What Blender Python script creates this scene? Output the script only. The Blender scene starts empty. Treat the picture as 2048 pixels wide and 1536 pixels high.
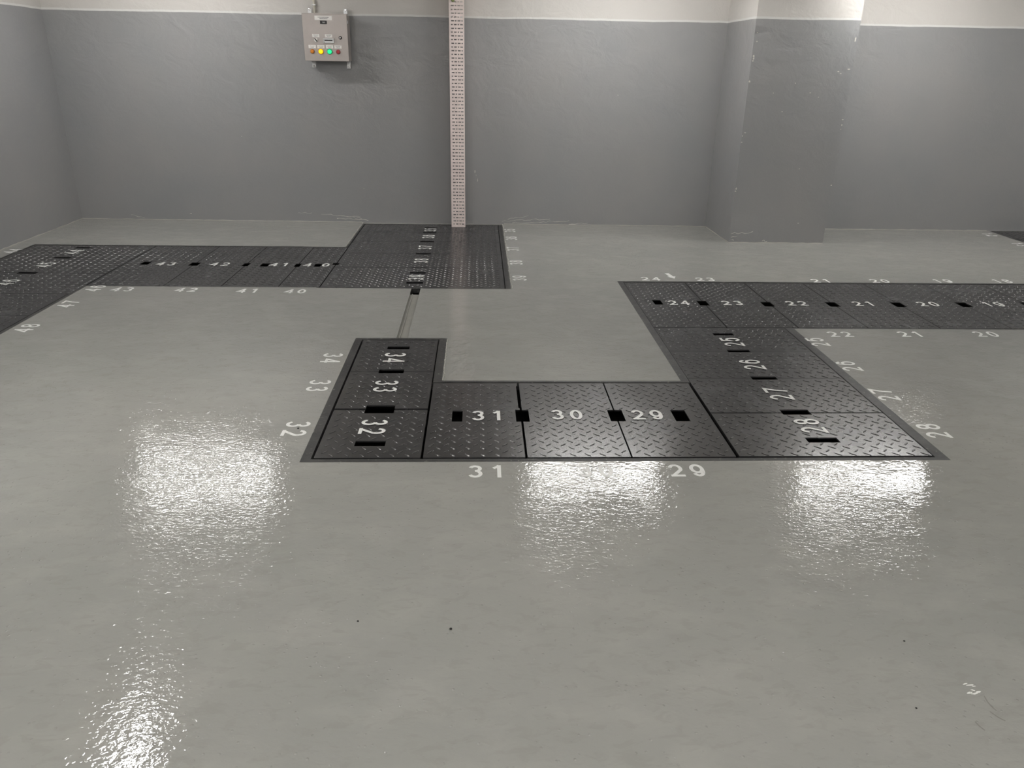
import bpy, math, random
from mathutils import Vector, Matrix
import numpy as np

scene = bpy.context.scene
COL = scene.collection

# ------------------------------------------------------------------ camera
CAM_H = 1.55
F_PX, PITCH, ROLL, YAW = 1534.99, 0.392487, 0.0183437, 0.0460549
fw = Vector((math.sin(YAW)*math.cos(PITCH), math.cos(YAW)*math.cos(PITCH), -math.sin(PITCH)))
rt = Vector((math.cos(YAW), -math.sin(YAW), 0.0))
up = rt.cross(fw)
r2 = rt*math.cos(ROLL) + up*math.sin(ROLL)
u2 = -rt*math.sin(ROLL) + up*math.cos(ROLL)
cam_data = bpy.data.cameras.new('camera')
cam = bpy.data.objects.new('camera', cam_data)
COL.objects.link(cam)
cam_data.sensor_width = 36.0
cam_data.lens = F_PX/2048*36.0
cam_data.clip_start = 0.05
m = Matrix((r2, u2, -fw)).transposed().to_4x4()
m.translation = Vector((0, 0, CAM_H))
cam.matrix_world = m
scene.camera = cam

# ------------------------------------------------------------------ world, exposure
world = bpy.data.worlds.new('world')
scene.world = world
world.use_nodes = True
world.node_tree.nodes['Background'].inputs[0].default_value = (0.80, 0.82, 0.85, 1)
world.node_tree.nodes['Background'].inputs[1].default_value = 0.02
vs = scene.view_settings
vs.view_transform = 'Standard'
vs.look = 'None'
vs.gamma = 1
vs.use_curve_mapping = False
vs.exposure = 0.0
FILL_W = 33.0            # emission strength of the added fill battens behind the viewer
WALL_W = 46.0            # emission strength of the brighter battens along the back wall
CEIL = 2.86

# ------------------------------------------------------------------ material helpers
def srgb(r, g, b):
    f = lambda c: (c/255/12.92) if c/255 <= 0.04045 else ((c/255+0.055)/1.055)**2.4
    return (f(r), f(g), f(b), 1)

class NT:
    def __init__(s, name):
        s.mat = bpy.data.materials.new(name)
        s.mat.use_nodes = True
        s.t = s.mat.node_tree
        s.b = s.t.nodes['Principled BSDF']
        s.geo = s.t.nodes.new('ShaderNodeNewGeometry')
    def new(s, typ, **kw):
        n = s.t.nodes.new(typ)
        for k, v in kw.items():
            setattr(n, k, v)
        return n
    def link(s, a, b):
        s.t.links.new(a, b)
    def val(s, sock, v):
        if hasattr(v, 'links') or isinstance(v, bpy.types.NodeSocket):
            s.link(v, sock)
        else:
            sock.default_value = v
    def pos(s, sx=1, sy=1, sz=1, rot=0):
        n = s.new('ShaderNodeMapping')
        s.link(s.geo.outputs['Position'], n.inputs['Vector'])
        n.inputs['Scale'].default_value = (sx, sy, sz)
        n.inputs['Rotation'].default_value = (0, 0, rot)
        return n.outputs[0]
    def noise(s, scale, detail=2, rough=0.5, vec=None, dist=0):
        n = s.new('ShaderNodeTexNoise')
        s.link(vec if vec else s.geo.outputs['Position'], n.inputs['Vector'])
        n.inputs['Scale'].default_value = scale
        n.inputs['Detail'].default_value = detail
        n.inputs['Roughness'].default_value = rough
        n.inputs['Distortion'].default_value = dist
        return n.outputs['Fac']
    def vor(s, scale, vec=None, rnd=1.0):
        n = s.new('ShaderNodeTexVoronoi')
        s.link(vec if vec else s.geo.outputs['Position'], n.inputs['Vector'])
        n.inputs['Scale'].default_value = scale
        n.inputs['Randomness'].default_value = rnd
        return n
    def ramp(s, fac, stops):
        n = s.new('ShaderNodeValToRGB')
        s.link(fac, n.inputs[0])
        e = n.color_ramp.elements
        while len(e) < len(stops):
            e.new(0.5)
        for i, (p, c) in enumerate(stops):
            e[i].position = p
            e[i].color = c if len(c) == 4 else (*c, 1)
        return n.outputs[0]
    def math(s, op, a, b=None, c=None, clamp=False):
        n = s.new('ShaderNodeMath', operation=op, use_clamp=clamp)
        s.val(n.inputs[0], a)
        if b is not None: s.val(n.inputs[1], b)
        if c is not None: s.val(n.inputs[2], c)
        return n.outputs[0]
    def mr(s, v, a, b, c, d):
        n = s.new('ShaderNodeMapRange')
        s.val(n.inputs[0], v)
        for i, x in enumerate((a, b, c, d)):
            n.inputs[i+1].default_value = x
        return n.outputs[0]
    def mix(s, f, a, b, mode='MIX'):
        n = s.new('ShaderNodeMix', data_type='RGBA', blend_type=mode)
        s.val(n.inputs[0], f)
        s.val(n.inputs[6], a)
        s.val(n.inputs[7], b)
        return n.outputs[2]
    def bump(s, h, dist=1.0, strength=1.0):
        n = s.new('ShaderNodeBump')
        s.link(h, n.inputs['Height'])
        n.inputs['Distance'].default_value = dist
        n.inputs['Strength'].default_value = strength
        s.link(n.outputs[0], s.b.inputs['Normal'])
    def set(s, **kw):
        for k, v in kw.items():
            s.val(s.b.inputs[k.replace('_', ' ')], v)
        return s.mat

def plain(name, col, rough=0.5, metal=0.0, var=0.06, spec=0.5):
    n = NT(name)
    f = n.noise(14, 3)
    a = tuple(c*(1-var) for c in col[:3])+(1,)
    b = tuple(min(1, c*(1+var)) for c in col[:3])+(1,)
    n.link(n.ramp(f, [(0.3, a), (0.7, b)]), n.b.inputs['Base Color'])
    n.set(Roughness=rough, Metallic=metal)
    n.b.inputs['Specular IOR Level'].default_value = spec
    return n.mat

def mat_floor():
    n = NT('grey_floor_paint')
    big = n.noise(0.7, 3, 0.55)
    mid = n.noise(6, 4, 0.6, n.pos(0.6, 1.0, 1, 0.4))
    blot = n.noise(24, 3, 0.6, n.pos(0.55, 1.15, 1, -0.7), 0.6)
    base = n.ramp(big, [(0.30, srgb(152, 152, 148)), (0.70, srgb(162, 161, 156))])
    c1 = n.mix(n.mr(mid, 0.48, 0.66, 0, 0.40), base, srgb(170, 169, 163))
    c2 = n.mix(n.mr(blot, 0.53, 0.64, 0, 0.22), c1, srgb(138, 136, 130))
    # rare black grit and pin holes left in the paint
    v = n.vor(2.6)
    spk = n.mr(v.outputs['Distance'], 0.006, 0.011, 1, 0)
    rnd = n.new('ShaderNodeSeparateColor'); n.link(v.outputs['Color'], rnd.inputs[0])
    pick = n.math('GREATER_THAN', rnd.outputs[0], 0.72)
    c3 = n.mix(n.math('MULTIPLY', spk, pick), c2, srgb(45, 44, 42))
    n.link(c3, n.b.inputs['Base Color'])
    r = n.mr(n.noise(3.0, 3), 0.3, 0.7, 0.035, 0.065)
    n.link(r, n.b.inputs['Roughness'])
    # orange peel: broad waves, roller texture and scattered pimples
    zone = n.mr(n.noise(1.3, 2), 0.35, 0.65, 0.50, 1.45)
    w1 = n.math('MULTIPLY', n.noise(11, 2, 0.5, n.pos(0.7, 1, 1, 0.3)), 0.0014)
    w2 = n.math('MULTIPLY', n.noise(75, 2, 0.55, n.pos(0.65, 1.0, 1, 0.2), 0.4), 0.0009)
    pv = n.vor(55)
    ps = n.new('ShaderNodeSeparateColor'); n.link(pv.outputs['Color'], ps.inputs[0])
    pim = n.mr(pv.outputs['Distance'], 0.0, 0.24, 0.0018, 0.0)
    pim = n.math('MULTIPLY', pim, n.math('GREATER_THAN', ps.outputs[1], 0.70))
    h = n.math('ADD', w1, n.math('MULTIPLY', w2, zone))
    h = n.math('ADD', h, pim)
    n.bump(h, 1.0)
    n.b.inputs['Specular IOR Level'].default_value = 0.5
    return n.mat

def mat_wall():
    n = NT('two_tone_wall_paint')
    sep = n.new('ShaderNodeSeparateXYZ')
    n.link(n.geo.outputs['Position'], sep.inputs[0])
    wav = n.math('MULTIPLY', n.math('SUBTRACT', n.noise(1.6, 4, 0.6), 0.5), 0.022)
    z = n.math('ADD', sep.outputs[2], wav)
    lower = n.math('LESS_THAN', z, 1.972)
    band = n.math('LESS_THAN', z, 1.990)
    g = n.ramp(n.noise(1.1, 4, 0.6), [(0.3, srgb(146, 147, 148)), (0.7, srgb(153, 152, 151))])
    scr = n.noise(9, 6, 0.75, n.pos(0.5, 0.5, 3.0))
    g = n.mix(n.mr(scr, 0.73, 0.78, 0, 0.6), g, srgb(185, 184, 180))
    w = n.ramp(n.noise(0.9, 2), [(0.3, srgb(202, 199, 194)), (0.7, srgb(209, 205, 200))])
    up_ = n.mix(band, w, srgb(219, 218, 215))
    n.link(n.mix(lower, up_, g), n.b.inputs['Base Color'])
    n.link(n.mix(lower, (0.6,)*3+(1,), (0.30,)*3+(1,)), n.b.inputs['Roughness'])
    lump = n.math('MULTIPLY', n.noise(5.5, 5, 0.55, n.pos(0.8, 0.8, 1.1), 0.6), 0.012)
    topz = n.mr(sep.outputs[2], 0.7, 1.95, 0.25, 1.0)
    fine = n.math('MULTIPLY', n.noise(70, 3), 0.0006)
    n.bump(n.math('ADD', n.math('MULTIPLY', lump, topz), fine), 1.0)
    return n.mat

def mat_plate():
    n = NT('black_plate_paint')
    c = n.ramp(n.noise(5, 4, 0.6), [(0.3, srgb(43, 43, 44)), (0.7, srgb(58, 57, 58))])
    dust = n.noise(26, 5, 0.7, n.pos(0.5, 1, 1, 0.2))
    c = n.mix(n.mr(dust, 0.60, 0.74, 0, 0.30), c, srgb(120, 118, 114))
    n.link(c, n.b.inputs['Base Color'])
    n.link(n.mr(n.noise(4, 3), 0.3, 0.7, 0.19, 0.29), n.b.inputs['Roughness'])
    n.bump(n.math('ADD', n.math('MULTIPLY', n.noise(60, 3), 0.0003), n.math('MULTIPLY', n.noise(4, 1), 0.0009)), 1.0)
    n.b.inputs['Specular IOR Level'].default_value = 0.85
    return n.mat

def mat_frame():
    n = NT('worn_frame_paint')
    c = n.ramp(n.noise(9, 4, 0.65), [(0.35, srgb(50, 50, 50)), (0.7, srgb(72, 71, 70))])
    c = n.mix(n.mr(n.noise(38, 5, 0.7), 0.60, 0.68, 0, 0.7), c, srgb(140, 138, 131))
    n.link(c, n.b.inputs['Base Color'])
    n.set(Roughness=0.45)
    n.b.inputs['Specular IOR Level'].default_value = 0.4
    n.bump(n.math('MULTIPLY', n.noise(55, 3), 0.0008), 1.0)
    return n.mat

def mat_white():
    n = NT('white_number_paint')
    c = n.ramp(n.noise(40, 4, 0.7), [(0.28, srgb(190, 189, 185)), (0.42, srgb(238, 238, 235))])
    n.link(c, n.b.inputs['Base Color'])
    n.set(Roughness=0.35)
    n.bump(n.math('MULTIPLY', n.noise(90, 2), 0.0003), 1.0)
    return n.mat

def emissive(name, col, strength, base=None):
    n = NT(name)
    n.b.inputs['Base Color'].default_value = base or col
    n.b.inputs['Emission Color'].default_value = col
    n.b.inputs['Emission Strength'].default_value = strength
    n.set(Roughness=0.3)
    return n.mat

M_FLOOR, M_WALL, M_PLATE, M_FRAME, M_WHITE = mat_floor(), mat_wall(), mat_plate(), mat_frame(), mat_white()
M_CEIL = plain('white_ceiling_paint', srgb(222, 219, 213), 0.7)
M_PIT = plain('dark_pit_concrete', srgb(46, 45, 43), 0.9, spec=0.1)
M_BEAD = plain('pale_paint_bead', srgb(172, 170, 162), 0.4)
M_SCUFF = plain('dark_scuff', srgb(122, 120, 115), 0.4)
M_CHIP = plain('bare_plaster_fleck', srgb(214, 211, 204), 0.6)
M_GALV = plain('galvanised_steel', srgb(240, 225, 220), 0.36, 0.0)
M_BOX = plain('stainless_steel_panel', srgb(176, 168, 163), 0.34, 0.35, 0.03)
M_ZINC = plain('zinc_bracket', srgb(200, 200, 200), 0.3, 0.5)
M_LABEL = plain('engraved_label_white', srgb(245, 242, 238), 0.5, var=0.02)
M_INK = plain('label_ink', srgb(92, 90, 90), 0.6)
M_BLACK = plain('black_plastic', srgb(34, 32, 33), 0.4)
M_DIGIT = plain('display_digit_white', srgb(200, 198, 196), 0.5)
M_CHROME = plain('chrome', srgb(190, 188, 186), 0.18, 0.9)
M_ORANGE = plain('orange_lens', srgb(226, 138, 44), 0.25)
M_RED = plain('red_button', srgb(186, 52, 62), 0.3)
M_YEL = emissive('lit_yellow_lens', srgb(255, 205, 0), 0.9)
M_GRN = emissive('lit_green_lens', srgb(30, 235, 150), 0.75)
M_FILL = emissive('fill_diffuser', (1.0, 0.985, 0.965, 1), FILL_W)
M_LAMP2 = emissive('lit_diffuser_bright', (1.0, 0.985, 0.965, 1), WALL_W)
M_CHAN = plain('channel_grey_paint', srgb(150, 149, 142), 0.35)
M_LUG_SHEEN = plain('lug_top_sheen', srgb(92, 91, 89), 0.30)  # lug tops coloured lighter to stand in for the light they catch
M_HOUS = plain('white_lamp_housing', srgb(230, 230, 228), 0.5)
M_YRIM = plain('yellow_rim', srgb(196, 150, 10), 0.3)
M_GRIM = plain('green_rim', srgb(24, 140, 92), 0.3)
M_BRIM = plain('orange_rim', srgb(150, 96, 50), 0.3)
M_RRIM = plain('red_rim', srgb(140, 50, 56), 0.3)
M_WIRE = plain('green_wire_sheath', srgb(120, 140, 60), 0.5)
M_CONDUIT = plain('cream_conduit', srgb(208, 203, 190), 0.5)
M_GRIT = plain('dark_grit', srgb(30, 29, 28), 0.8)

# ------------------------------------------------------------------ mesh helpers
class MB:
    def __init__(s):
        s.v, s.f, s.mi = [], [], []
    def quadpts(s, pts, mi=0):
        i = len(s.v)
        s.v += [tuple(p) for p in pts]
        s.f.append(tuple(range(i, i+len(pts))))
        s.mi.append(mi)
    def box(s, x0, x1, y0, y1, z0, z1, bev=0.0):
        if bev <= 0:
            i = len(s.v)
            s.v += [(x, y, z) for z in (z0, z1) for x, y in ((x0, y0), (x1, y0), (x1, y1), (x0, y1))]
            for q in ((3, 2, 1, 0), (4, 5, 6, 7), (0, 1, 5, 4), (1, 2, 6, 5), (2, 3, 7, 6), (3, 0, 4, 7)):
                s.f.append(tuple(i+k for k in q)); s.mi.append(0)
            return
        import bmesh
        bm = bmesh.new()
        bmesh.ops.create_cube(bm, size=1)
        for v in bm.verts:
            v.co = ((x0+x1)/2+v.co.x*(x1-x0), (y0+y1)/2+v.co.y*(y1-y0), (z0+z1)/2+v.co.z*(z1-z0))
        bmesh.ops.bevel(bm, geom=list(bm.edges), offset=bev, segments=2, affect='EDGES', profile=0.5)
        i = len(s.v)
        bm.verts.index_update()
        s.v += [tuple(v.co) for v in bm.verts]
        for f in bm.faces:
            s.f.append(tuple(i+v.index for v in f.verts)); s.mi.append(0)
        bm.free()
    def lathe(s, c, axis, prof, n=20):
        """profile of (radius, distance along axis); closed at both ends"""
        a = Vector(axis).normalized()
        u = a.orthogonal().normalized(); w = a.cross(u)
        i = len(s.v)
        for r, d in prof:
            for k in range(n):
                t = 2*math.pi*k/n
                s.v.append(tuple(Vector(c)+a*d+(u*math.cos(t)+w*math.sin(t))*r))
        for j in range(len(prof)-1):
            for k in range(n):
                k2 = (k+1) % n
                s.f.append((i+j*n+k, i+j*n+k2, i+(j+1)*n+k2, i+(j+1)*n+k)); s.mi.append(0)
        s.f.append(tuple(i+k for k in range(n))[::-1]); s.mi.append(0)
        s.f.append(tuple(i+(len(prof)-1)*n+k for k in range(n))); s.mi.append(0)
    def tube(s, pts, r, n=8):
        pts = [Vector(p) for p in pts]
        i = len(s.v)
        for j, p in enumerate(pts):
            d = (pts[min(j+1, len(pts)-1)]-pts[max(j-1, 0)]).normalized()
            u = d.orthogonal().normalized() if j == 0 else (pu-d*pu.dot(d)).normalized()
            pu = u
            w = d.cross(u)
            rr = r[j] if isinstance(r, (list, tuple)) else r
            for k in range(n):
                t = 2*math.pi*k/n
                s.v.append(tuple(p+(u*math.cos(t)+w*math.sin(t))*rr))
        for j in range(len(pts)-1):
            for k in range(n):
                k2 = (k+1) % n
                s.f.append((i+j*n+k, i+j*n+k2, i+(j+1)*n+k2, i+(j+1)*n+k)); s.mi.append(0)
        s.f.append(tuple(i+k for k in range(n))[::-1]); s.mi.append(0)
        s.f.append(tuple(i+(len(pts)-1)*n+k for k in range(n))); s.mi.append(0)
    def obj(s, name, mats, parent=None, loc=(0, 0, 0), smooth=False):
        me = bpy.data.meshes.new(name)
        me.from_pydata([(v[0]-loc[0], v[1]-loc[1], v[2]-loc[2]) for v in s.v], [], s.f)
        if not isinstance(mats, (list, tuple)):
            mats = [mats]
        for mt in mats:
            me.materials.append(mt)
        me.polygons.foreach_set('material_index', s.mi)
        if smooth:
            me.polygons.foreach_set('use_smooth', [True]*len(me.polygons))
            me.set_sharp_from_angle(angle=math.radians(35))
        me.validate(); me.update()
        o = bpy.data.objects.new(name, me)
        COL.objects.link(o)
        if parent:
            o.parent = parent
        else:
            o.location = loc
        return o

def tag(o, label=None, cat=None, group=None, kind=None):
    if label: o['label'] = label
    if cat: o['category'] = cat
    if group: o['group'] = group
    if kind: o['kind'] = kind
    return o

def empty(name, loc):
    o = bpy.data.objects.new(name, None)
    COL.objects.link(o)
    o.location = loc
    o.empty_display_size = 0.05
    return o

def uniq(vals):
    out = []
    for v in sorted(vals):
        if not out or v-out[-1] > 1e-6:
            out.append(v)
    return out

def inr(rs, x, y):
    return any(a < x < b and c < y < d for a, b, c, d in rs)

def cells(mb, xs, ys, keep, z0, z1):
    """solid slab made of the grid cells that keep() accepts; outside faces only"""
    xs, ys = uniq(xs), uniq(ys)
    nx, ny = len(xs)-1, len(ys)-1
    K = [[keep((xs[i]+xs[i+1])/2, (ys[j]+ys[j+1])/2) for j in range(ny)] for i in range(nx)]
    vid = {}
    def V(i, j, t):
        k = (i, j, t)
        if k not in vid:
            vid[k] = len(mb.v); mb.v.append((xs[i], ys[j], z1 if t else z0))
        return vid[k]
    def F(*q):
        mb.f.append(q); mb.mi.append(0)
    for i in range(nx):
        for j in range(ny):
            if not K[i][j]: continue
            F(V(i, j, 1), V(i+1, j, 1), V(i+1, j+1, 1), V(i, j+1, 1))
            F(V(i, j, 0), V(i, j+1, 0), V(i+1, j+1, 0), V(i+1, j, 0))
            if i == 0 or not K[i-1][j]: F(V(i, j, 0), V(i, j, 1), V(i, j+1, 1), V(i, j+1, 0))
            if i == nx-1 or not K[i+1][j]: F(V(i+1, j, 0), V(i+1, j+1, 0), V(i+1, j+1, 1), V(i+1, j, 1))
            if j == 0 or not K[i][j-1]: F(V(i, j, 0), V(i+1, j, 0), V(i+1, j, 1), V(i, j, 1))
            if j == ny-1 or not K[i][j+1]: F(V(i, j+1, 0), V(i, j+1, 1), V(i+1, j+1, 1), V(i+1, j+1, 0))

# ------------------------------------------------------------------ layout of the pits (metres)
XL, XR, YF, YB = -4.15, 9.0, -9.0, 8.20       # room inside
PIT_A_OUT = [(-3.995, -2.915, 3.86, 7.01), (-2.925, -2.894, 3.86, 5.630), (-2.925, -1.19, 5.622, 7.008), (-1.215, 0.238, 5.607, 8.12)]
PIT_A_IN = [(-3.980, -2.920, 3.88, 6.995), (-2.93, -1.19, 5.637, 6.997), (-1.20, 0.198, 5.618, 8.115)]
PIT_D_OUT = [(-0.754, -0.199, 2.880, 4.473), (-0.754, 2.049, 2.880, 3.786), (1.084, 2.049, 2.88, 5.860), (1.084, 4.56, 4.684, 5.860)]
PIT_D_IN = [(-0.713, -0.244, 2.906, 4.446), (-0.713, 1.995, 2.906, 3.764), (1.128, 1.995, 2.906, 5.835), (1.128, 4.53, 4.700, 5.835)]
PIT_R_OUT = [(5.468, 6.42, 6.40, 8.04)]
PIT_R_IN = [(5.480, 6.40, 6.42, 8.03)]
TRENCH = (-0.508, -0.440, 4.473, 5.485)
HOLE = (-0.508, -0.440, 5.485, 5.607)

# ------------------------------------------------------------------ setting: floor
def build_floor():
    outs = PIT_A_OUT+PIT_D_OUT+PIT_R_OUT+[HOLE]
    xs = [XL-0.1, XR+0.1]+[v for r in outs+[TRENCH] for v in r[:2]]
    ys = [YF-0.1, YB+0.3]+[v for r in outs+[TRENCH] for v in r[2:]]
    # subdivide so that long cells stay reasonable
    xs, ys = uniq(xs), uniq(ys)
    nx, ny = len(xs)-1, len(ys)-1
    def level(x, y):
        if inr(outs, x, y): return -0.45
        if inr([TRENCH], x, y): return -0.013
        return 0.0
    L = [[level((xs[i]+xs[i+1])/2, (ys[j]+ys[j+1])/2) for j in range(ny)] for i in range(nx)]
    mb = MB()
    for i in range(nx):
        for j in range(ny):
            z = L[i][j]
            a, b, c, d = xs[i], xs[i+1], ys[j], ys[j+1]
            mb.quadpts([(a, c, z), (b, c, z), (b, d, z), (a, d, z)], 1 if z < -0.1 else (2 if z < 0 else 0))
            if i < nx-1 and L[i+1][j] != z:
                q = [(b, c, z), (b, d, z), (b, d, L[i+1][j]), (b, c, L[i+1][j])]
                mb.quadpts(q, 1 if min(z, L[i+1][j]) < -0.1 else 2)
            if j < ny-1 and L[i][j+1] != z:
                q = [(a, d, z), (b, d, z), (b, d, L[i][j+1]), (a, d, L[i][j+1])]
                mb.quadpts(q, 1 if min(z, L[i][j+1]) < -0.1 else 2)
    o = mb.obj('floor', [M_FLOOR, M_PIT, M_CHAN])
    return tag(o, kind='structure')
floor = build_floor()

# ------------------------------------------------------------------ setting: walls, column, ceiling
def solid(name, poly, z0, z1, mat, label=None):
    """vertical prism over a counter-clockwise footprint"""
    mb = MB()
    n = len(poly)
    mb.quadpts([(x, y, z1) for x, y in poly])
    mb.quadpts([(x, y, z0) for x, y in poly[::-1]])
    for k in range(n):
        (x0, y0), (x1, y1) = poly[k], poly[(k+1) % n]
        mb.quadpts([(x0, y0, z0), (x1, y1, z0), (x1, y1, z1), (x0, y0, z1)])
    o = mb.obj(name, mat)
    return tag(o, label, kind='structure')
ZB = -0.02
wall_back = solid('wall_back', [(-4.30, 8.252), (2.42, 8.145), (3.36, 8.06), (XR+0.1, 8.06), (XR+0.1, 8.5), (-4.30, 8.5)], ZB, CEIL, M_WALL)
solid('wall_left', [(-4.35, YF), (-4.15, YF), (-4.15, 8.30), (-4.35, 8.30)], ZB, CEIL, M_WALL)
solid('wall_right', [(XR, YF), (XR+0.2, YF), (XR+0.2, 8.1), (XR, 8.1)], ZB, CEIL, M_WALL)
solid('wall_front', [(XL-0.2, YF-0.2), (XR+0.2, YF-0.2), (XR+0.2, YF), (XL-0.2, YF)], ZB, CEIL, M_WALL)
solid('ceiling', [(XL-0.2, YF-0.2), (XR+0.2, YF-0.2), (XR+0.2, 8.5), (XL-0.2, 8.5)], CEIL, CEIL+0.1, M_CEIL)
column = solid('column', [(2.421, 7.340), (3.352, 7.336), (3.352, 8.10), (2.412, 8.18)], ZB, CEIL, M_WALL)

# thin uneven bead of floor paint where floor and walls meet
def bead(name, pts, r=0.006, seed=1):
    rnd = random.Random(seed)
    P, R_ = [], []
    for (x0, y0), (x1, y1) in zip(pts, pts[1:]):
        n = max(2, int(math.hypot(x1-x0, y1-y0)/0.05))
        for k in range(n):
            t = k/n
            P.append((x0+(x1-x0)*t+rnd.uniform(-.001, .001), y0+(y1-y0)*t+rnd.uniform(-.001, .001), 0.001+rnd.uniform(0, .001)))
            R_.append(r*rnd.choice((0.5, 0.7, 0.9, 1.0, 1.2)))
    P.append((*pts[-1], 0.001)); R_.append(r)
    mb = MB(); mb.tube(P, R_, 6)
    return tag(mb.obj(name, M_BEAD, smooth=True), kind='structure')
bead('trim_1', [(-4.149, 4.5), (-4.149, 8.248), (-1.24, 8.201)], 0.006, 3)
bead('trim_2', [(0.26, 8.178), (2.41, 8.144), (2.42, 7.339), (3.35, 7.335)], 0.005, 5)
bead('trim_3', [(3.38, 8.058), (5.45, 8.058)], 0.006, 8)

# small bare flecks and plaster scars on the column and the back wall
def flecks(parent, pts, yfun, name, seed):
    rnd = random.Random(seed)
    mb = MB()
    for x, z, w, h in pts:
        y = yfun(x)-.0012
        q = []
        for k in range(8):
            t = 2*math.pi*k/8
            f = rnd.uniform(.6, 1.25)
            q.append((x+w*math.cos(t)*f, y, z+h*math.sin(t)*f))
        mb.quadpts(q[::-1])
    mb.obj(name, M_CHIP, parent)
FY = lambda x: 7.340-.004*(x-2.421)/.931
flecks(column, [(2.438, 1.669, .009, .013), (2.441, 1.649, .008, .010), (2.436, 1.63, .006, .007), (2.430, 1.46, .009, .009), (2.449, 1.019, .010, .004), (2.427, .935, .007, .005),
                (2.428, .99, .004, .006), (2.430, .513, .006, .010), (2.428, .49, .011, .005), (2.66, 1.365, .005, .004), (2.849, 1.451, .005, .005), (2.998, 1.373, .009, .003),
                (3.081, 1.337, .007, .003), (2.765, 1.208, .005, .004), (3.008, .704, .006, .004), (3.08, .194, .009, .004), (3.340, 1.147, .009, .006), (3.341, 1.10, .005, .010),
                (3.338, 1.062, .005, .004), (3.340, .556, .009, .006), (3.315, 1.577, .014, .005), (3.227, 1.555, .011, .004), (3.25, 1.54, .009, .003), (3.332, 1.82, .007, .016),
                (2.444, 1.86, .005, .005), (2.45, 1.79, .006, .004)], FY, 'plaster_flecks', 3)
BY = lambda x: 8.252+(x+4.30)*(8.145-8.252)/6.72
flecks(wall_back, [(-.046, .536, .0035, .016), (-.020, .45, .003, .018), (-.035, .50, .002, .008), (1.385, 1.30, .004, .004), (-3.017, .069, .010, .003), (-1.2, .35, .004, .003), (-2.4, .85, .004, .004)], BY, 'plaster_flecks', 5)
def scars(parent, lines, yfun, name, seed):
    rnd = random.Random(seed)
    mb = MB()
    for x0, z0, x1, z1, r in lines:
        n = max(3, int((x1-x0)/.03))
        P_ = [(x0+(x1-x0)*k/n, yfun(x0+(x1-x0)*k/n)-.0005, max(.004, z0+(z1-z0)*k/n+rnd.uniform(-.008, .008))) for k in range(n+1)]
        mb.tube(P_, [r*rnd.uniform(.3, 1.2) for _ in P_], 5)
    mb.obj(name, M_CHIP, parent, smooth=True)
scars(wall_back, [(-1.90, .094, -1.76, .090, .002), (-1.66, .086, -1.24, .040, .0022), (-1.50, .040, -1.17, .022, .003), (-1.45, .06, -1.25, .055, .0015), (-3.64, .05, -3.50, .02, .002),
                  (.24, .030, .75, .060, .002), (.35, .020, .95, .040, .002), (.30, .055, .52, .085, .0015), (.95, .012, 1.15, .014, .003)], BY, 'plaster_scars', 7)
scars(column, [(2.435, .089, 2.645, .101, .0022), (2.44, .060, 2.50, .066, .002), (2.75, .022, 2.80, .016, .003), (2.44, .03, 2.47, .02, .003)], FY, 'plaster_scars', 8)

# ------------------------------------------------------------------ painted digits
ST = 0.0160            # stroke width
def arc(cx, cy, rx, ry, a0, a1, n=14):
    return [(cx+rx*math.cos(math.radians(a0+(a1-a0)*k/n)), cy+ry*math.sin(math.radians(a0+(a1-a0)*k/n))) for k in range(n+1)]
def strokes(ch, w, h, s):
    e = s/2
    L, R_, B, T, cx = e, w-e, e, h-e, w/2
    rx = cx-e
    if ch == '0': return [arc(cx, h/2, rx, h/2-e, 90, 450, 28)]
    if ch == '1': return [[(w*.22, T-h*.17), (w*.52, T-h*.05), (w*.62, T+e)], [(w*.62, 0), (w*.62, h)]]
    if ch == '2': return [arc(cx, T-h*.27, rx, h*.27, 165, -25, 14)+[(L+e*.3, B)], [(0, B), (w, B)]]
    if ch == '3':
        ry1, ry2 = (T-h*.53)/2, (h*.53-B)/2
        return [arc(cx-e*.3, T-ry1, rx*.92, ry1, 160, -90, 14), arc(cx-e*.2, B+ry2, rx, ry2, 90, -160, 16)]
    if ch == '4': return [[(w*.72, 0), (w*.72, h)], [(w*.72, T), (L*.6, h*.30), (w, h*.30)]]
    if ch == '5':
        ry = h*.31
        return [[(w*.93, T), (w*.22, T), (w*.12, h*.50)]+arc(cx-e*.2, B+ry, rx, ry, 130, -160, 16)]
    if ch == '6':
        ry = h*.29
        return [arc(cx, B+ry, rx, ry, 0, 360, 24), arc(cx, h*.5, rx, h*.5-e, 35, 180, 12)+[(L, B+ry)]]
    if ch == '7': return [[(0, T), (w*.93, T), (w*.55, h*.5), (w*.36, 0)]]
    if ch == '8':
        ry1, ry2 = (T-h*.53)/2, (h*.53-B)/2
        return [arc(cx, T-ry1, rx*.88, ry1, 0, 360, 22), arc(cx, B+ry2, rx, ry2, 0, 360, 24)]
    if ch == '9':
        ry = h*.29
        return [arc(cx, T-ry, rx, ry, 0, 360, 24), [(R_, T-ry)]+arc(cx, h*.5, rx, h*.5-e, 0, -145, 12)]
    return []
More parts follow.
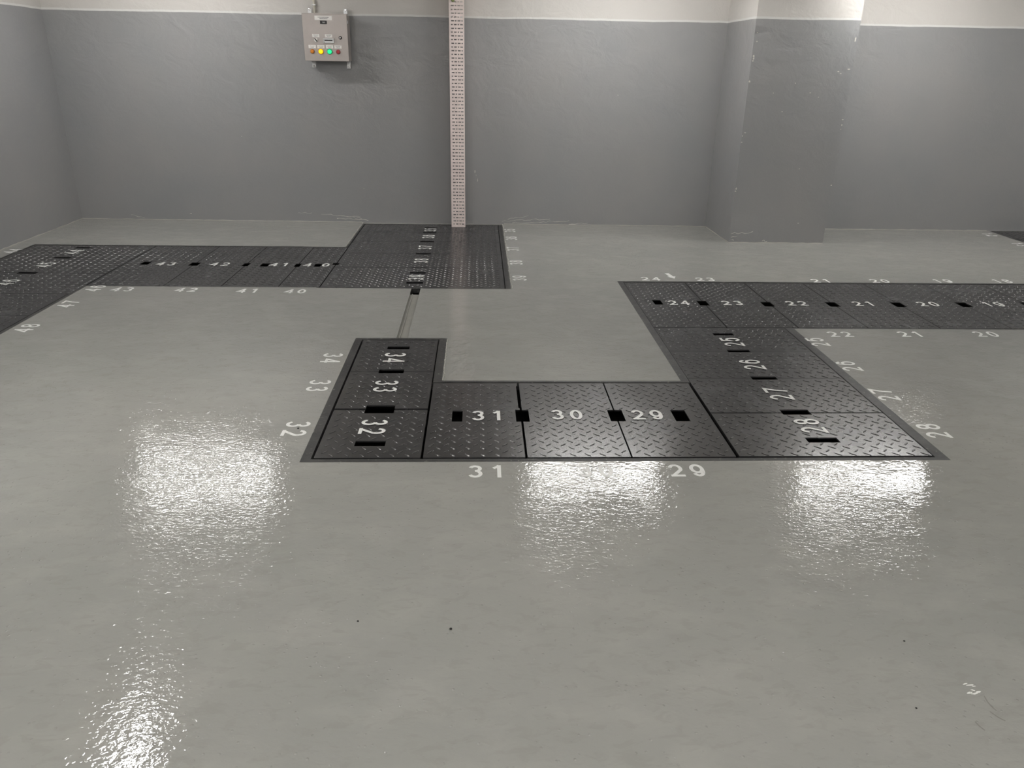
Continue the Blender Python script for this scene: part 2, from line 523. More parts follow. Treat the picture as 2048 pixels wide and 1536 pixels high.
def ribbon(mb, pts, s, tf):
    n = len(pts)
    closed = math.hypot(pts[0][0]-pts[-1][0], pts[0][1]-pts[-1][1]) < 1e-6
    Lf, Rt = [], []
    for i, p in enumerate(pts):
        a = pts[i-1] if i > 0 else (pts[-2] if closed else None)
        b = pts[i+1] if i < n-1 else (pts[1] if closed else None)
        d1 = Vector((p[0]-a[0], p[1]-a[1])).normalized() if a else None
        d2 = Vector((b[0]-p[0], b[1]-p[1])).normalized() if b else None
        if d1 is None: d1 = d2
        if d2 is None: d2 = d1
        t = (d1+d2)
        t = t.normalized() if t.length > 1e-6 else d1
        nrm = Vector((-t.y, t.x))
        k = s/2/max(0.5, nrm.dot(Vector((-d1.y, d1.x))))
        Lf.append((p[0]+nrm.x*k, p[1]+nrm.y*k)); Rt.append((p[0]-nrm.x*k, p[1]-nrm.y*k))
    for i in range(n-1):
        mb.quadpts([tf(*Rt[i]), tf(*Rt[i+1]), tf(*Lf[i+1]), tf(*Lf[i])])
DW, DG = 0.060, 0.030
def number_mesh(text, cx, cy, rot, z, h=0.108, gap=DG, dw=DW, s=ST):
    """rot 0 reads along +X, 90 reads away from the camera, -90 reads towards it"""
    ca, sa = math.cos(math.radians(rot)), math.sin(math.radians(rot))
    W = len(text)*dw+(len(text)-1)*gap
    mb = MB()
    for i, ch in enumerate(text):
        ox = -W/2+i*(dw+gap)
        for n_, st in enumerate(strokes(ch, dw, h, s)):
            tf = lambda x, y: (cx+(x+ox)*ca-(y-h/2)*sa, cy+(x+ox)*sa+(y-h/2)*ca, z+.0003*n_)
            ribbon(mb, st, s, tf)
    return mb

# ------------------------------------------------------------------ checker plate covers
P = 0.0325          # half of the pattern's repeat
def lug_verts():
    a, b, hgt = 0.0200, 0.0050, 0.0022
    base = [(-a, 0), (-a*.55, -b*.8), (0, -b), (a*.55, -b*.8), (a, 0), (a*.55, b*.8), (0, b), (-a*.55, b*.8)]
    return [(x, y, 0.0) for x, y in base]+[(x*.72, y*.42, hgt) for x, y in base]
LUG = lug_verts()
SLOT = 0.0
def cover(num, x0, x1, y0, y1, slots, numpos, rot, label, group='black checker plate covers over the floor pits', tilt=0.0, text=None):
    root = empty('trench_cover', ((x0+x1)/2, (y0+y1)/2, 0))
    x0 += .0012; x1 -= .0012; y0 += .0012; y1 -= .0012
    mb = MB()
    xs, ys = [x0, x1], [y0, y1]
    for a, b, c, d in slots:
        xs += [v for v in (a, b) if x0 < v < x1]
        ys += [v for v in (c, d) if y0 < v < y1]
    cells(mb, xs, ys, lambda x, y: not inr(slots, x, y), -0.0085, -0.0015)
    g = .004
    ex = [v for a, b, c, d in slots for v in (a-.05, b+.05) if x0 < v < x1]
    ey = [v for a, b, c, d in slots for v in (c-.05, d+.05) if y0 < v < y1]
    cells(mb, xs+ex+[x0+g, x1-g], ys+ey+[y0+g, y1-g], lambda x, y: not inr([(a-.05, b+.05, c-.05, d+.05) for a, b, c, d in slots], x, y) and not (x0+g < x < x1-g and y0+g < y < y1-g), -0.0300, -0.0086)
    # raised lugs, alternating at plus and minus 45 degrees
    i0, i1 = int(math.floor(x0/P))-1, int(math.ceil(x1/P))+1
    j0, j1 = int(math.floor(y0/P))-1, int(math.ceil(y1/P))+1
    e = 0.0150
    r = math.sqrt(.5)
    for i in range(i0, i1):
        for j in range(j0, j1):
            cx, cy = (i+.5)*P, (j+.5)*P
            if (i+j) % 2: continue
            if not (x0+e < cx < x1-e and y0+e < cy < y1-e): continue
            if any(a-.015 < cx < b+.015 and c-.015 < cy < d+.015 for a, b, c, d in slots): continue
            s = 1 if i % 2 else -1
            k = len(mb.v)
            for vx, vy, vz in LUG:
                mb.v.append((cx+(vx-vy*s)*r, cy+(vx*s+vy)*r, -0.0015+vz))
            for q in range(8):
                q2 = (q+1) % 8
                mb.f.append((k+q, k+q2, k+8+q2, k+8+q)); mb.mi.append(0)
            mb.f.append(tuple(k+8+q for q in range(8))); mb.mi.append(1)
    loc = root.location
    mb.obj('checker_plate', [M_PLATE, M_LUG_SHEEN], root, tuple(loc))
    t = text if text is not None else num
    if numpos:
        h = 0.108 if rot == 0 else 0.122
        if text == 'split':
            nb = number_mesh('4', -1.420, 6.315, 0, 0.0010, 0.105)
            nb2 = number_mesh('0', -1.272, 6.315, 0, 0.0010, 0.105)
            k = len(nb.v); nb.v += nb2.v; nb.f += [tuple(k+q for q in f) for f in nb2.f]; nb.mi += nb2.mi
        else:
            nb = number_mesh(t, numpos[0], numpos[1], rot, 0.0010, h)
        o = nb.obj('painted_number', M_WHITE, root, tuple(loc))
        o['label'] = 'white number %s painted on the cover' % num
    if tilt:
        root.rotation_euler = (tilt, 0, 0)
    tag(root, label, 'floor cover', group)
    return root

def sl(cx, cy, w, h):
    return (cx-w/2, cx+w/2, cy-h/2, cy+h/2)
V_ = (0.130, 0.048)      # slot across a column of covers (x, y size)
H_ = (0.062, 0.122)      # slot in a row of covers

# near ring: 34, 33, 32 going towards the camera
cover('34', -0.704, -0.250, 3.922, 4.440, [sl(-.478, 4.304, *V_), sl(-.480, 3.925, .136, .056)], (-.484, 4.132), -90,
      'black checker plate cover with white 34, at the end of the narrow floor channel')
cover('33', -0.704, -0.250, 3.431, 3.918, [sl(-.480, 3.925, .136, .056), sl(-.482, 3.423, .140, .094)], (-.486, 3.708), -90,
      'black checker plate cover with white 33, between covers 34 and 32')
cover('32', -0.704, -0.250, 2.920, 3.413, [sl(-.482, 3.423, .140, .094), sl(-.482, 3.056, .134, .052)], (-.489, 3.222), -90,
      'black checker plate cover with white 32, at the near left corner of the front pit')
# near ring: 31, 30, 29
cover('31', -0.242, 0.199, 2.920, 3.757, [sl(-.105, 3.343, .050, .125), sl(.207, 3.346, .064, .134), (0.192, 0.3, 3.435, 3.715)], (.040, 3.343), 0,
      'black checker plate cover with white 31, between covers 32 and 30')
cover('30', 0.207, 0.657, 2.920, 3.757, [sl(.207, 3.346, .064, .134), sl(.662, 3.347, .072, .130)], (.422, 3.352), 0,
      'black checker plate cover with white 30, between covers 31 and 29')
cover('29', 0.662, 1.117, 2.920, 3.757, [sl(.662, 3.347, .072, .130), sl(.974, 3.346, .070, .130)], (.812, 3.350), 0,
      'black checker plate cover with white 29, between covers 30 and 28')
# right column: 28 to 25
cover('28', 1.131, 1.993, 2.924, 3.372, [sl(1.557, 3.385, .142, .060), sl(1.565, 3.079, .148, .050)], (1.565, 3.224), 90,
      'black checker plate cover with white 28, at the near right corner of the front pit')
cover('27', 1.131, 1.993, 3.380, 3.827, [sl(1.557, 3.385, .142, .060), sl(1.555, 3.831, .140, .046)], (1.553, 3.607), 90,
      'black checker plate cover with white 27, between covers 28 and 26')
cover('26', 1.131, 1.993, 3.829, 4.256, [sl(1.555, 3.831, .140, .046), sl(1.550, 4.263, .134, .044)], (1.555, 4.032), 90,
      'black checker plate cover with white 26, between covers 27 and 25')
cover('25', 1.131, 1.993, 4.258, 4.704, [sl(1.550, 4.263, .134, .044), sl(1.549, 4.573, .130, .042)], (1.559, 4.420), 90,
      'black checker plate cover with white 25, behind cover 26')
# long row: 24 to 18
row = [('24', 1.131, 1.613), ('23', 1.617, 2.088), ('22', 2.092, 2.556), ('21', 2.560, 3.044), ('20', 3.048, 3.529), ('19', 3.532, 4.020), ('18', 4.023, 4.525)]
row_slots = [sl(1.282, 5.285, .062, .118), sl(1.608, 5.268, .070, .118), sl(2.073, 5.250, .075, .118), sl(2.552, 5.252, .078, .118), sl(3.039, 5.255, .078, .118), sl(3.531, 5.262, .080, .118), sl(4.024, 5.268, .080, .118)]
num_x = {'24': 1.430, '23': 1.818, '22': 2.289, '21': 2.783, '20': 3.263, '19': 3.752, '18': 4.25}
beside = {'24': 'at the far left corner of the front pit', '23': 'between covers 24 and 22', '22': 'between covers 23 and 21', '21': 'between covers 22 and 20',
          '20': 'between covers 21 and 19', '19': 'to the right of cover 20', '18': 'cut by the edge of the view past cover 19'}
for n_, a, b in row:
    if n_ == '18':
        lab = 'black checker plate cover past cover 19, beside the floor number 18'
    else:
        lab = 'black checker plate cover with white %s, %s' % (n_, beside[n_])
    cover(n_, a, b, 4.712, 5.830, row_slots, (num_x[n_], 5.266), 0, lab)
# far block by the wall: 39 to 35
CX = -0.497
far = [('39', 5.624, 6.254), ('38', 6.258, 6.764), ('37', 6.767, 7.268), ('36', 7.273, 7.695), ('35', 7.700, 8.105)]
far_slots = [sl(CX, 5.777, .128, .052), sl(CX, 6.086, .128, .050), sl(CX-.004, 6.262, .128, .020), sl(CX, 6.765, .130, .052), sl(CX, 7.276, .130, .056),
             sl(CX, 7.697, .130, .056), sl(CX, 7.937, .130, .050), (-1.25, -1.172, 6.330, 6.392)]
num_y = {'39': 5.930, '38': 6.492, '37': 7.010, '36': 7.495, '35': 7.828}
fl_ = {'39': 'nearest the front', '38': 'behind cover 39', '37': 'between covers 38 and 36', '36': 'just before cover 35',
       '35': 'against the back wall under the cable tray'}
for n_, a, b in far:
    cover(n_, -1.192, 0.193, a, b, far_slots, (CX, num_y[n_]), 90, 'wide black checker cover with white %s, %s' % (n_, fl_[n_]))
# back row: 40 to 43
rowb = [('43', -2.906, -2.348), ('42', -2.344, -1.926), ('41', -1.922, -1.504), ('40', -1.500, -1.198)]
rb_slots = [sl(-2.750, 6.345, .068, .108), sl(-2.346, 6.325, .074, .112), sl(-1.925, 6.316, .052, .108), sl(-1.771, 6.312, .066, .116),
            sl(-1.502, 6.308, .046, .112), sl(-1.338, 6.315, .056, .108), (-1.225, -1.10, 6.330, 6.392)]
rb_x = {'43': -2.572, '42': -2.138, '41': -1.652, '40': -1.345}
rb_l = {'43': 'with white 43 beside the left strip', '42': 'with white 42 between covers 43 and 41', '41': 'with white 41 and two slots close together',
        '40': 'with a slot splitting the digits of 40'}
for n_, a, b in rowb:
    cover(n_, a, b, 5.641, 6.992, rb_slots, (rb_x[n_], 6.316), 0, 'black checker plate cover ' + rb_l[n_], text='split' if n_ == '40' else None)
# left strip: 44 to 48
stripc = [('48', 3.885, 4.896), ('47', 4.899, 5.419), ('46', 5.422, 6.000), ('45', 6.004, 6.512), ('44', 6.514, 6.990)]
st_slots = [sl(-3.508, 6.895, .132, .050), sl(-3.506, 6.512, .140, .050), sl(-3.520, 6.002, .146, .056), sl(-3.51, 5.42, .14, .05), sl(-3.51, 4.897, .14, .05)]
st_y = {'44': 6.716, '45': 6.252, '46': 5.712, '47': 5.157, '48': 4.60}
st_l = {'44': 'with white 44, near the left wall corner', '45': 'with white 45, between covers 44 and 46', '46': 'with white 46 at the left edge of the view',
        '47': 'beside floor number 47 in the left strip', '48': 'beside floor number 48 in the left strip'}
for n_, a, b in stripc:
    cover(n_, -3.977, -2.928 if b < 5.64 else -2.914, a, b, st_slots, (-3.508, st_y[n_]), 90, 'black checker plate cover ' + st_l[n_])
# pit in the far right corner
cover('12', 5.486, 6.395, 7.626, 8.024, [], None, 90, 'black checker plate cover in the far right corner against the back wall')
cover('13', 5.486, 6.395, 6.43, 7.612, [], None, 90, 'black checker plate cover in the far right corner, before the one against the wall')

# ------------------------------------------------------------------ steel frames round the pits
def frame(outer, inner, label, loc, extra=()):
    root = empty('pit_frame', loc)
    xs = [v for r in outer+inner for v in r[:2]]; ys = [v for r in outer+inner for v in r[2:]]
    mb = MB()
    cells(mb, xs, ys, lambda x, y: inr(outer, x, y) and not inr(inner, x, y), -0.036, 0.0004)
    mb.obj('flange', M_FRAME, root, loc)
    d = 0.022
    xs2 = uniq(xs+[v+s for v in xs for s in (-d, d)]); ys2 = uniq(ys+[v+s for v in ys for s in (-d, d)])
    dirs = [(a*(d-.0005), b*(d-.0005)) for a in (-1, 0, 1) for b in (-1, 0, 1)]
    mb = MB()
    cells(mb, xs2, ys2, lambda x, y: inr(inner, x, y) and not all(inr(inner, x+a, y+b) for a, b in dirs), -0.036, -0.0300)
    mb.obj('support_ledge', M_FRAME, root, loc)
    tag(root, label, 'pit frame', 'steel frames set into the floor around the pits')
    return root
frame(PIT_A_OUT, PIT_A_IN, 'dark steel frame around the rear pit, holding covers 35 to 48', (-1.2, 5.6, 0))
frame(PIT_D_OUT, PIT_D_IN, 'worn steel frame around the front pit, holding covers 18 to 34', (0.6, 2.88, 0))
frame(PIT_R_OUT, PIT_R_IN, 'dark steel frame of the pit in the far right corner', (5.9, 6.4, 0))

# ------------------------------------------------------------------ numbers painted on the floor
FZ = 0.0006
floor_numbers = [
 ('44', -4.035, 6.735, 90, 'between the left wall and cover 44'), ('46', -2.803, 5.560, 90, 'at the inner corner of the rear pit'),
 ('47', -2.803, 5.160, 90, 'beside the left strip'), ('48', -2.803, 4.640, 90, 'beside the left strip'),
 ('43', -2.597, 5.536, 0, 'before cover 43'), ('42', -2.138, 5.533, 0, 'before cover 42'), ('41', -1.690, 5.516, 0, 'before cover 41'), ('40', -1.345, 5.510, 0, 'before cover 40'),
 ('35', 0.311, 7.828, 90, 'beside cover 35'), ('36', 0.312, 7.455, 90, 'beside cover 36'), ('37', 0.308, 6.980, 90, 'beside cover 37'),
 ('38', 0.313, 6.452, 90, 'beside cover 38'), ('39', 0.317, 5.930, 90, 'beside cover 39'),
 ('24', 1.365, 5.938, 0, 'behind cover 24'), ('23', 1.803, 5.930, 0, 'behind cover 23'), ('21', 2.737, 5.908, 0, 'behind cover 21'),
 ('20', 3.222, 5.914, 0, 'behind cover 20'), ('19', 3.748, 5.928, 0, 'behind cover 19'), ('18', 4.249, 5.936, 0, 'behind cover 18'),
 ('22', 2.304, 4.575, 0, 'before cover 22'), ('21', 2.769, 4.582, 0, 'before cover 21'), ('20', 3.273, 4.588, 0, 'before cover 20'),
 ('25', 2.098, 4.424, 90, 'beside cover 25'), ('26', 2.108, 4.010, 90, 'beside cover 26'), ('27', 2.112, 3.596, 90, 'beside cover 27'), ('28', 2.131, 3.168, 90, 'beside cover 28'),
 ('34', -0.838, 4.124, -90, 'beside cover 34'), ('33', -0.834, 3.716, -90, 'beside cover 33'), ('32', -0.838, 3.204, -90, 'beside cover 32'),
 ('31', 0.030, 2.795, 0, 'before cover 31'), ('30', 0.482, 2.798, 0, 'in the glare before cover 30'), ('29', 0.867, 2.797, 0, 'before cover 29'),
 ('12', 5.352, 7.845, -90, 'beside the far right corner pit, near the wall'), ('13', 5.360, 7.370, -90, 'beside the far right corner pit')]
for t, x, y, rot, where in floor_numbers:
    h = 0.104 if rot == 0 else 0.112
    o = number_mesh(t, x, y, rot, FZ, h).obj('painted_number', M_WHITE, floor)
    o['label'] = ('white number %s painted on the floor %s' % (t, where)) if x < 5 else 'white number painted on the floor '+where
# arrow sprayed behind cover 24
def painted_arrow():
    mb = MB()
    a = (1.535, 6.118); b = (1.562, 5.945)
    d = Vector((b[0]-a[0], b[1]-a[1])).normalized(); n = Vector((-d.y, d.x))
    A, B = Vector(a), Vector(b)
    neck = A+(B-A)*.60
    s1, s2 = .017, .036
    f = lambda p: (p.x, p.y, FZ)
    mb.quadpts([f(A+n*s1), f(A-n*s1), f(neck-n*s1), f(neck+n*s1)][::-1])
    mb.quadpts([f(neck+n*s2), f(neck-n*s2), f(B)][::-1])
    o = mb.obj('painted_arrow', M_WHITE, floor)
    o['label'] = 'small white arrow painted on the floor between floor numbers 24 and 23'
painted_arrow()
# ragged paint edges left along the rear pit
def ragged(pts, r, seed, label):
    rnd = random.Random(seed)
    Pp, Rr = [], []
    for (x0, y0), (x1, y1) in zip(pts, pts[1:]):
        n = max(2, int(math.hypot(x1-x0, y1-y0)/0.02))
        for k in range(n+1):
            t = k/n
            Pp.append((x0+(x1-x0)*t+rnd.uniform(-.0025, .0025)+.003*math.sin(k*.31)*math.sin(k*.13+1), y0+(y1-y0)*t, rnd.uniform(-.001, .001)))
            Rr.append(r*rnd.uniform(.35, 1.3))
    mb = MB(); mb.tube(Pp, Rr, 6)
    o = mb.obj('paint_ridge', M_BEAD, floor, smooth=True)
    o['label'] = label
ragged([(-1.222, 7.03), (-1.226, 8.19)], 0.007, 4, 'ragged pale paint edge along the far left side of cover 36')
ragged([(0.245, 5.62), (0.246, 8.16)], 0.004, 9, 'ragged pale paint edge along the right side of covers 35 to 39')
ragged([(-0.194, 3.79), (-0.193, 4.46)], 0.0035, 12, 'pale paint edge beside covers 33 and 34')
# lumpy leftover of floor paint beside cover 34
def rough_patch():
    from mathutils import noise
    nx, ny = 34, 120
    X0, X1, Y0, Y1 = -0.180, -0.040, 3.83, 4.62
    mb = MB()
    for j in range(ny+1):
        for i in range(nx+1):
            u, v = i/nx, j/ny
            x, y = X0+(X1-X0)*u+.02*math.sin(v*9), Y0+(Y1-Y0)*v
            edge = min(1, 5*u, 5*(1-u), 8*v, 3*(1-v))
            n = noise.noise(Vector((x*28, y*20, 1.3)))*.5+noise.noise(Vector((x*70, y*50, 4.1)))*.3+.35
            mb.v.append((x, y, -.0004+max(0, edge)*max(0, n)*.0075))
    for j in range(ny):
        for i in range(nx):
            a = j*(nx+1)+i
            mb.f.append((a, a+1, a+nx+2, a+nx+1)); mb.mi.append(0)
    o = mb.obj('rough_patch', M_FLOOR, floor)
    for p in o.data.polygons: p.use_smooth = True
    o['label'] = 'lumpy strip of floor paint beside covers 33 and 34'
rough_patch()
# lip inside the shallow channel
mb = MB(); mb.box(-0.494, -0.488, 4.478, 5.480, -0.0129, -0.006)
o = mb.obj('channel_lip', M_CHAN, floor)
# splash of white paint near the front right
def splash():
    mb = MB()
    rnd = random.Random(6)
    spots = [(1.330, 1.553, .009, .0035), (1.342, 1.550, .010, .0028), (1.355, 1.555, .009, .003), (1.345, 1.562, .006, .002), (1.336, 1.585, .009, .002), (1.349, 1.581, .012, .002), (1.356, 1.576, .006, .0018)]
    for cx, cy, a, b in spots:
        th = rnd.uniform(-.5, .5)
        pts = []
        for k in range(10):
            t = 2*math.pi*k/10
            x, y = a*math.cos(t)*rnd.uniform(.7, 1.2), b*math.sin(t)*rnd.uniform(.6, 1.4)
            pts.append((cx+x*math.cos(th)-y*math.sin(th), cy+x*math.sin(th)+y*math.cos(th), FZ))
        mb.quadpts(pts)
    o = mb.obj('paint_splash', M_WHITE, floor)
    o['label'] = 'small splash of white paint near the front right of the floor'
splash()
def scuffs():
    mb = MB()
    for pts, w in (([(1.363, 1.541), (1.359, 1.520), (1.361, 1.500), (1.364, 1.489)], .0030), ([(1.345, 1.487), (1.352, 1.472), (1.358, 1.463), (1.366, 1.455)], .0036),
                   ([(1.285, 1.455), (1.287, 1.440), (1.293, 1.426)], .0040), ([(1.405, 1.415), (1.418, 1.405)], .0030)):
        n_ = len(mb.v)
        ribbon(mb, pts, w, lambda x, y: (x, y, FZ))
    o = mb.obj('scuff_marks', M_SCUFF, floor)
    o['label'] = 'short dark scuff marks on the floor beside the paint splash'
scuffs()

# ------------------------------------------------------------------ perforated cable tray
def cable_tray():
    x0, x1 = -0.287, -0.146
    yw = 7.972                     # perforated front face; the sides run back towards the wall
    root = empty('cable_tray', ((x0+x1)/2, yw, 0))
    loc = tuple(root.location)
    ztop = CEIL
    # web: rows of long and short slots in alternation
    mbx = MB()
    slots = []
    pz = 0.0322
    u0, u1 = x0+0.020, x1-0.012
    uw = (u1-u0)
    A = [(0, .24), (.34, .45), (.56, .80), (.88, 1.0)]
    B = [(0, .12), (.25, .46), (.57, .67), (.78, 1.0)]
    z = 0.03
    k = 0
    while z < ztop-.03:
        for a, b in (A if k % 2 else B):
            slots.append((u0+a*uw, u0+b*uw, z, z+0.0095))
        z += pz; k += 1
    xs = [x0, x1]+[v for s in slots for v in s[:2]]
    zs = [0.0015, ztop]+[v for s in slots for v in s[2:]]
    byrow = {}
    for s in slots: byrow.setdefault(round(s[2], 5), []).append(s)
    def keep(x, zz):
        kk = int((zz-0.03)//pz)
        zr = round(0.03, 5)+kk*pz
        for s in slots[max(0, kk*4):kk*4+4]:
            if s[0] < x < s[1] and s[2] < zz < s[3]: return False
        return True
    cells(mbx, xs, zs, keep, 0, 0.002)
    mbx.v = [(x, yw+zz, y) for x, y, zz in mbx.v]
    mbx.obj('perforated_web', M_GALV, root, loc)
    for xa, xb, lip in ((x0, x0+.002, 1), (x1-.002, x1, -1)):
        m_ = MB()
        m_.box(xa, xb, yw+.0021, 8.135, .0015, ztop)
        if lip > 0: m_.box(xb+.0001, xb+.012, 8.133, 8.135, .0015, ztop)
        else: m_.box(xa-.012, xa-.0001, 8.133, 8.135, .0015, ztop)
        m_.obj('side_rail', M_GALV, root, loc)
    for zz in (0.55, 1.45, 2.30):
        m_ = MB(); m_.box(x0+.003, x1-.003, 8.1352, 8.200, zz, zz+.03)
        m_.obj('wall_bracket', M_ZINC, root, loc)
    m_ = MB()
    m_.tube([(-0.262, yw-.001, 2.118), (-0.258, yw-.012, 2.106), (-0.246, yw-.014, 2.095), (-0.238, yw-.012, 2.108), (-0.232, yw-.001, 2.118)], .005)
    w = m_.obj('cable_tie', M_WIRE, root, loc, smooth=True)
    w['label'] = 'green tie looped through the slots near the top'
    tag(root, 'tall perforated steel cable tray running up the back wall from cover 35', 'cable tray')
cable_tray()

# ------------------------------------------------------------------ control box
def control_box():
    xa, xb, za, zb = -1.655, -1.240, 1.565, 1.970
    yfr, ybk = 7.980, 8.165
    root = empty('control_box', ((xa+xb)/2, ybk, za))
    loc = tuple(root.location)
    def mk(name, mat, fn, parent=root, smooth=False, label=None):
        m_ = MB(); fn(m_)
        o = m_.obj(name, mat, parent, loc if parent is root else loc, smooth=smooth)
        if label: o['label'] = label
        return o
    mk('enclosure', M_BOX, lambda q: q.box(xa+.004, xb-.004, yfr+.024, ybk, za+.004, zb-.004, .003))
    def doorf(q):
        q.box(xa, xb, yfr, yfr+.022, za, zb, .003)
        q.box(xa-.002, xb+.002, yfr+.012, yfr+.05, zb-.002, zb+.006)     # rain lip
    door = mk('cabinet_door', M_BOX, doorf)
    y = yfr
    def lab(x0, x1, z0, z1, lines, name='label_plate', label=None):
        o = mk(name, M_LABEL, lambda q: q.box(x0, x1, y-.003, y-.0005, z0, z1, .0006), label=label)
        def ink(q):
            rnd = random.Random(int(abs(x0)*1e4)+int(z0*1e4))
            hh = (z1-z0)/(lines+1)
            for k in range(lines):
                zc = z1-hh*(k+1)
                wtot = (x1-x0)*(.62 if k == 0 else .42)
                x = (x0+x1)/2-wtot/2
                while x < (x0+x1)/2+wtot/2:
                    w_ = rnd.uniform(.003, .0055)
                    q.box(x, x+w_, y-.0034, y-.003, zc-hh*.22, zc+hh*.22)
                    x += w_+rnd.uniform(.0014, .003)
        m_ = MB(); ink(m_)
        t = m_.obj('engraved_text', M_INK, o, (0, 0, 0))
        t.parent = o
        for v in t.data.vertices:
            v.co = (v.co.x-loc[0], v.co.y-loc[1], v.co.z-loc[2])
        return o
    lab(-1.537, -1.376, 1.917, 1.955, 2, label='wide white label at the top of the door')
    disp = mk('display', M_BLACK, lambda q: q.box(-1.489, -1.426, y-.004, y-.0005, 1.884, 1.913, .001), label='small black display showing pale digits')
    dm = MB()
    for i, ch in enumerate('180'):
        ox = -1.470+i*.0105
        for st in strokes(ch, .0072, .0115, .0020):
            ribbon(dm, st, .0020, lambda x, z: (x+ox, y-.0044, 1.893+z))
    t = dm.obj('display_digits', M_DIGIT, disp, loc)
    lab(-1.571, -1.504, 1.770, 1.799, 2)
    lab(-1.452, -1.384, 1.769, 1.798, 2)
    for x0 in (-1.612, -1.531, -1.450, -1.371):
        lab(x0, x0+.068, 1.675, 1.704, 2)
    # selector switch
    s = mk('selector_switch', M_LABEL, lambda q: q.lathe((-1.537, y, 1.747), (0, -1, 0), [(.017, -.001), (.017, .006), (.014, .010)], 24), smooth=True)
    def lever(q):
        q.box(-.004, .004, -.006, .006, -.016, .016, .0015)
        a = math.radians(-38)
        q.v = [(-1.537+vx*math.cos(a)+vz*math.sin(a), y-.014+vy, 1.747-vx*math.sin(a)+vz*math.cos(a)) for vx, vy, vz in q.v]
    m_ = MB(); lever(m_); m_.obj('selector_lever', M_BLACK, s, loc)
    # flap with hasp
    def flap(q):
        q.box(-1.462, -1.376, y-.012, y-.0005, 1.722, 1.758, .003)
        q.box(-1.470, -1.368, y-.016, y-.0005, 1.752, 1.764, .002)
    mk('meter_flap', M_ZINC, flap, label='dull grey framed window in the door')
    mk('flap_glass', M_BLACK, lambda q: q.box(-1.456, -1.383, y-.0135, y-.012, 1.739, 1.750))
    def clip(cx):
        def g(q): q.box(cx-.004, cx+.004, y-.018, y-.0005, 1.722, 1.752, .002)
        return g
    mk('flap_clip', M_ZINC, clip(-1.466)); mk('flap_clip', M_ZINC, clip(-1.372))
    # key lock
    k = mk('key_lock', M_BLACK, lambda q: q.lathe((-1.310, y, 1.770), (0, -1, 0), [(.015, -.001), (.015, .006), (.012, .012)], 22), smooth=True)
    m_ = MB(); m_.lathe((-1.310, y-.012, 1.770), (0, -1, 0), [(.007, -.001), (.007, .004)], 16); m_.obj('lock_barrel', M_CHROME, k, loc, smooth=True)
    # four indicators: round bezel with a domed lens
    for cx, cz, r, mt, lb, nm in ((-1.579, 1.648, .019, M_ORANGE, 'unlit orange button', 'push_button'), (-1.499, 1.648, .0235, M_YEL, 'lit yellow lamp', 'indicator_lamp'),
                                  (-1.417, 1.648, .0235, M_GRN, 'lit green lamp', 'indicator_lamp'), (-1.337, 1.647, .019, M_RED, 'red button', 'push_button')):
        bz = mk(nm, {M_YEL: M_YRIM, M_GRN: M_GRIM, M_ORANGE: M_BRIM, M_RED: M_RRIM}[mt], lambda q: q.lathe((cx, y, cz), (0, -1, 0), [(r+.002, -.001), (r+.002, .004), (r+.0002, .007)], 24), smooth=True, label=lb)
        m_ = MB(); m_.lathe((cx, y-.006, cz), (0, -1, 0), [(r*.86, -.001), (r*.86, .006), (r*.8, .011), (r*.4, .013)], 24)
        m_.obj('lens', mt, bz, loc, smooth=True)
    # hinges on the right edge
    for zc in (1.905,):
        mk('hinge', M_ZINC, lambda q: q.box(xb+.001, xb+.008, yfr+.006, yfr+.03, zc-.014, zc+.014, .002))
    # wall lugs with bolts
    for bx, bz_, up_ in ((-1.612, 2.018, 1), (-1.275, 2.016, 1), (-1.608, 1.527, -1), (-1.275, 1.522, -1)):
        def foot(q):
            if up_ > 0: q.box(bx-.018, bx+.018, ybk-.006, ybk+.012, zb-.006, bz_+.012, .003)
            else: q.box(bx-.018, bx+.018, ybk-.006, ybk+.012, bz_-.022, za+.006, .003)
            q.box(bx-.019, bx+.019, ybk-.030, ybk+.004, (zb-.004 if up_ > 0 else za-.006), (zb+.006 if up_ > 0 else za+.004), .002)
        f = mk('mounting_bracket', M_ZINC, foot)
        m_ = MB(); m_.lathe((bx, ybk-.006, bz_-(.0 if up_ > 0 else .006)), (0, -1, 0), [(.010, -.001), (.010, .003), (.006, .004), (.006, .009)], 12)
        m_.obj('bolt', M_CHROME, f, loc, smooth=True)
    tag(root, 'grey steel control box with yellow and green lamps on the back wall', 'control box')
control_box()
# conduit rising from the box to the ceiling
mb = MB(); mb.lathe((-1.573, 8.185, 1.966), (0, 0, 1), [(.011, 0), (.011, CEIL-1.966)], 16)
mb2 = MB(); mb2.box(-1.592, -1.554, 8.170, 8.205, 2.052, 2.062)
root = mb.obj('conduit_pipe', M_CONDUIT, None, (-1.573, 8.185, 1.966), smooth=True)
mb2.obj('saddle_clip', M_ZINC, root, (-1.573, 8.185, 1.966))
tag(root, 'thin cream conduit running up the wall above the control box', 'conduit')

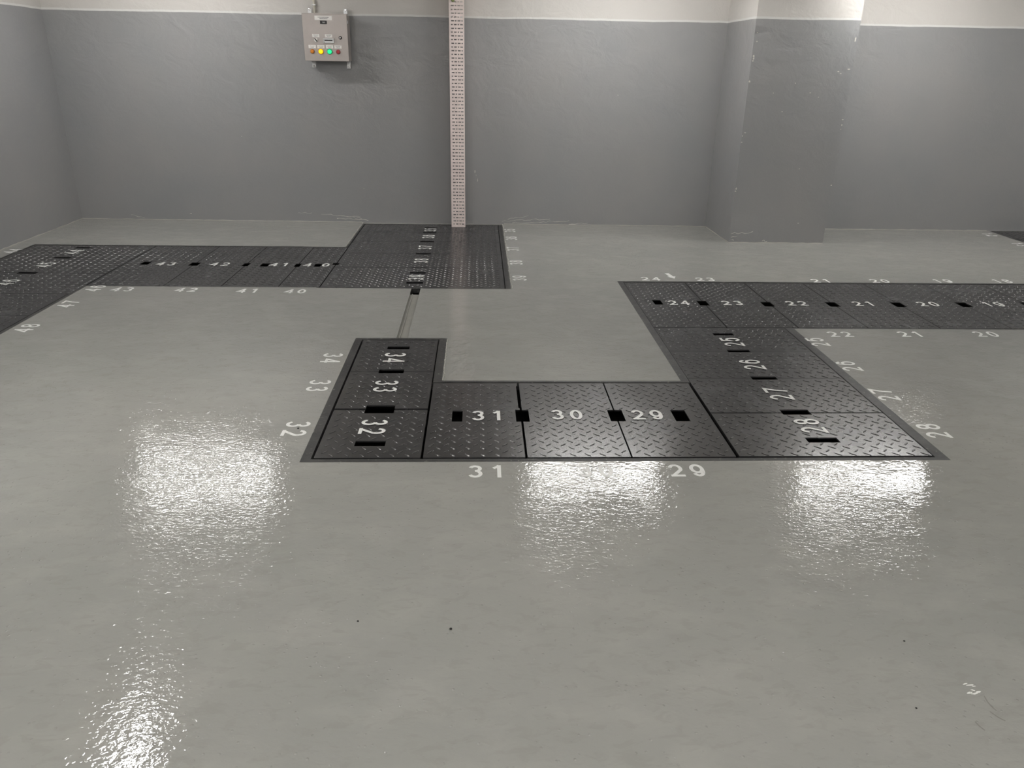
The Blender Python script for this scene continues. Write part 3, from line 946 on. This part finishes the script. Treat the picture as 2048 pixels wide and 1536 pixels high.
# ------------------------------------------------------------------ ceiling battens (all above the view; far right and rear ones are added fill)
def batten(x, y, along_x, L=1.5, drop=0.0):
    root = empty('ceiling_light', (x, y, CEIL))
    loc = (x, y, CEIL)
    Z = CEIL-drop
    a, b = (L/2, .07) if along_x else (.07, L/2)
    m_ = MB(); m_.box(x-a, x+a, y-b, y+b, Z-.045, Z-.0005, .004)
    m_.obj('housing', M_HOUS, root, loc)
    a, b = (L/2-.02, .062) if along_x else (.062, L/2-.02)
    m_ = MB(); m_.box(x-a, x+a, y-b, y+b, Z-.080, Z-.045, .012)
    m_.obj('diffuser', M_LAMP2 if y > 3 else M_FILL, root, loc, smooth=True)
    if drop:
        for k in (-.6, .6):
            m_ = MB()
            m_.lathe((x+(k*L/2 if along_x else 0), y+(0 if along_x else k*L/2), Z-.001), (0, 0, 1), [(.006, 0), (.006, drop)], 10)
            m_.obj('suspension_rod', M_ZINC, root, loc)
    return root
B_ = [(-2.80, 7.05, 1, 'above the back wall left of the control box'), (1.21, 7.05, 1, 'above the back wall between cable tray and column'), (4.02, 6.95, 1, 'above the back wall right of the column'),
      (-2.13, 3.15, 0, 'over the left side of the floor')]
B_.append((7.25, 6.95, 1, 'added to brighten the right of the back wall'))  # extra batten added to lift the right side
for cy_, w_ in ((0.6, 'as added fill just behind the viewer'), (-2.0, 'as added fill, second row behind viewer'), (-4.6, 'as added fill, third row behind viewer'), (-7.2, 'as added fill at the rear')):  # unseen rows added as frontal fill for the walls and column
    for cx_, v_ in ((-2.7, 'at the left'), (0.3, 'left of the middle'), (3.3, 'right of the middle'), (6.3, 'at the right')):
        B_.append((cx_, cy_, 1, w_+' '+v_))
for x, y, ax, where in B_:
    tag(batten(x, y, ax, 1.38 if y > 3 else 1.5, 0.38 if y > 3 else 0.0), 'white ceiling light batten ' + where, 'ceiling light', 'ceiling light battens')

# ------------------------------------------------------------------ small grit on the floor
for x, y, r, where in ((-0.084, 1.834, .0042, 'lying on the open floor, the larger one before cover 31'), (-0.364, 1.874, .003, 'lying on the open floor before cover 32'), (-0.829, 3.203, .0045, 'lying on floor number 32'),
                       (1.254, 1.756, .003, 'lying on the open floor before cover 28'), (1.154, 1.502, .0026, 'lying near the paint splash on the floor')):
    mb = MB()
    rnd = random.Random(int(x*1000))
    mb.lathe((x, y, 0.0008), (0, 0, 1), [(r*.8, 0), (r, r*.5), (r*.5, r)], 9)
    mb.v = [(a+rnd.uniform(-1, 1)*r*.2, b+rnd.uniform(-1, 1)*r*.2, c) for a, b, c in mb.v]
    tag(mb.obj('grit_speck', M_GRIT, None, (x, y, 0)), 'tiny black speck of grit '+where, 'grit', 'black specks of grit on the floor')
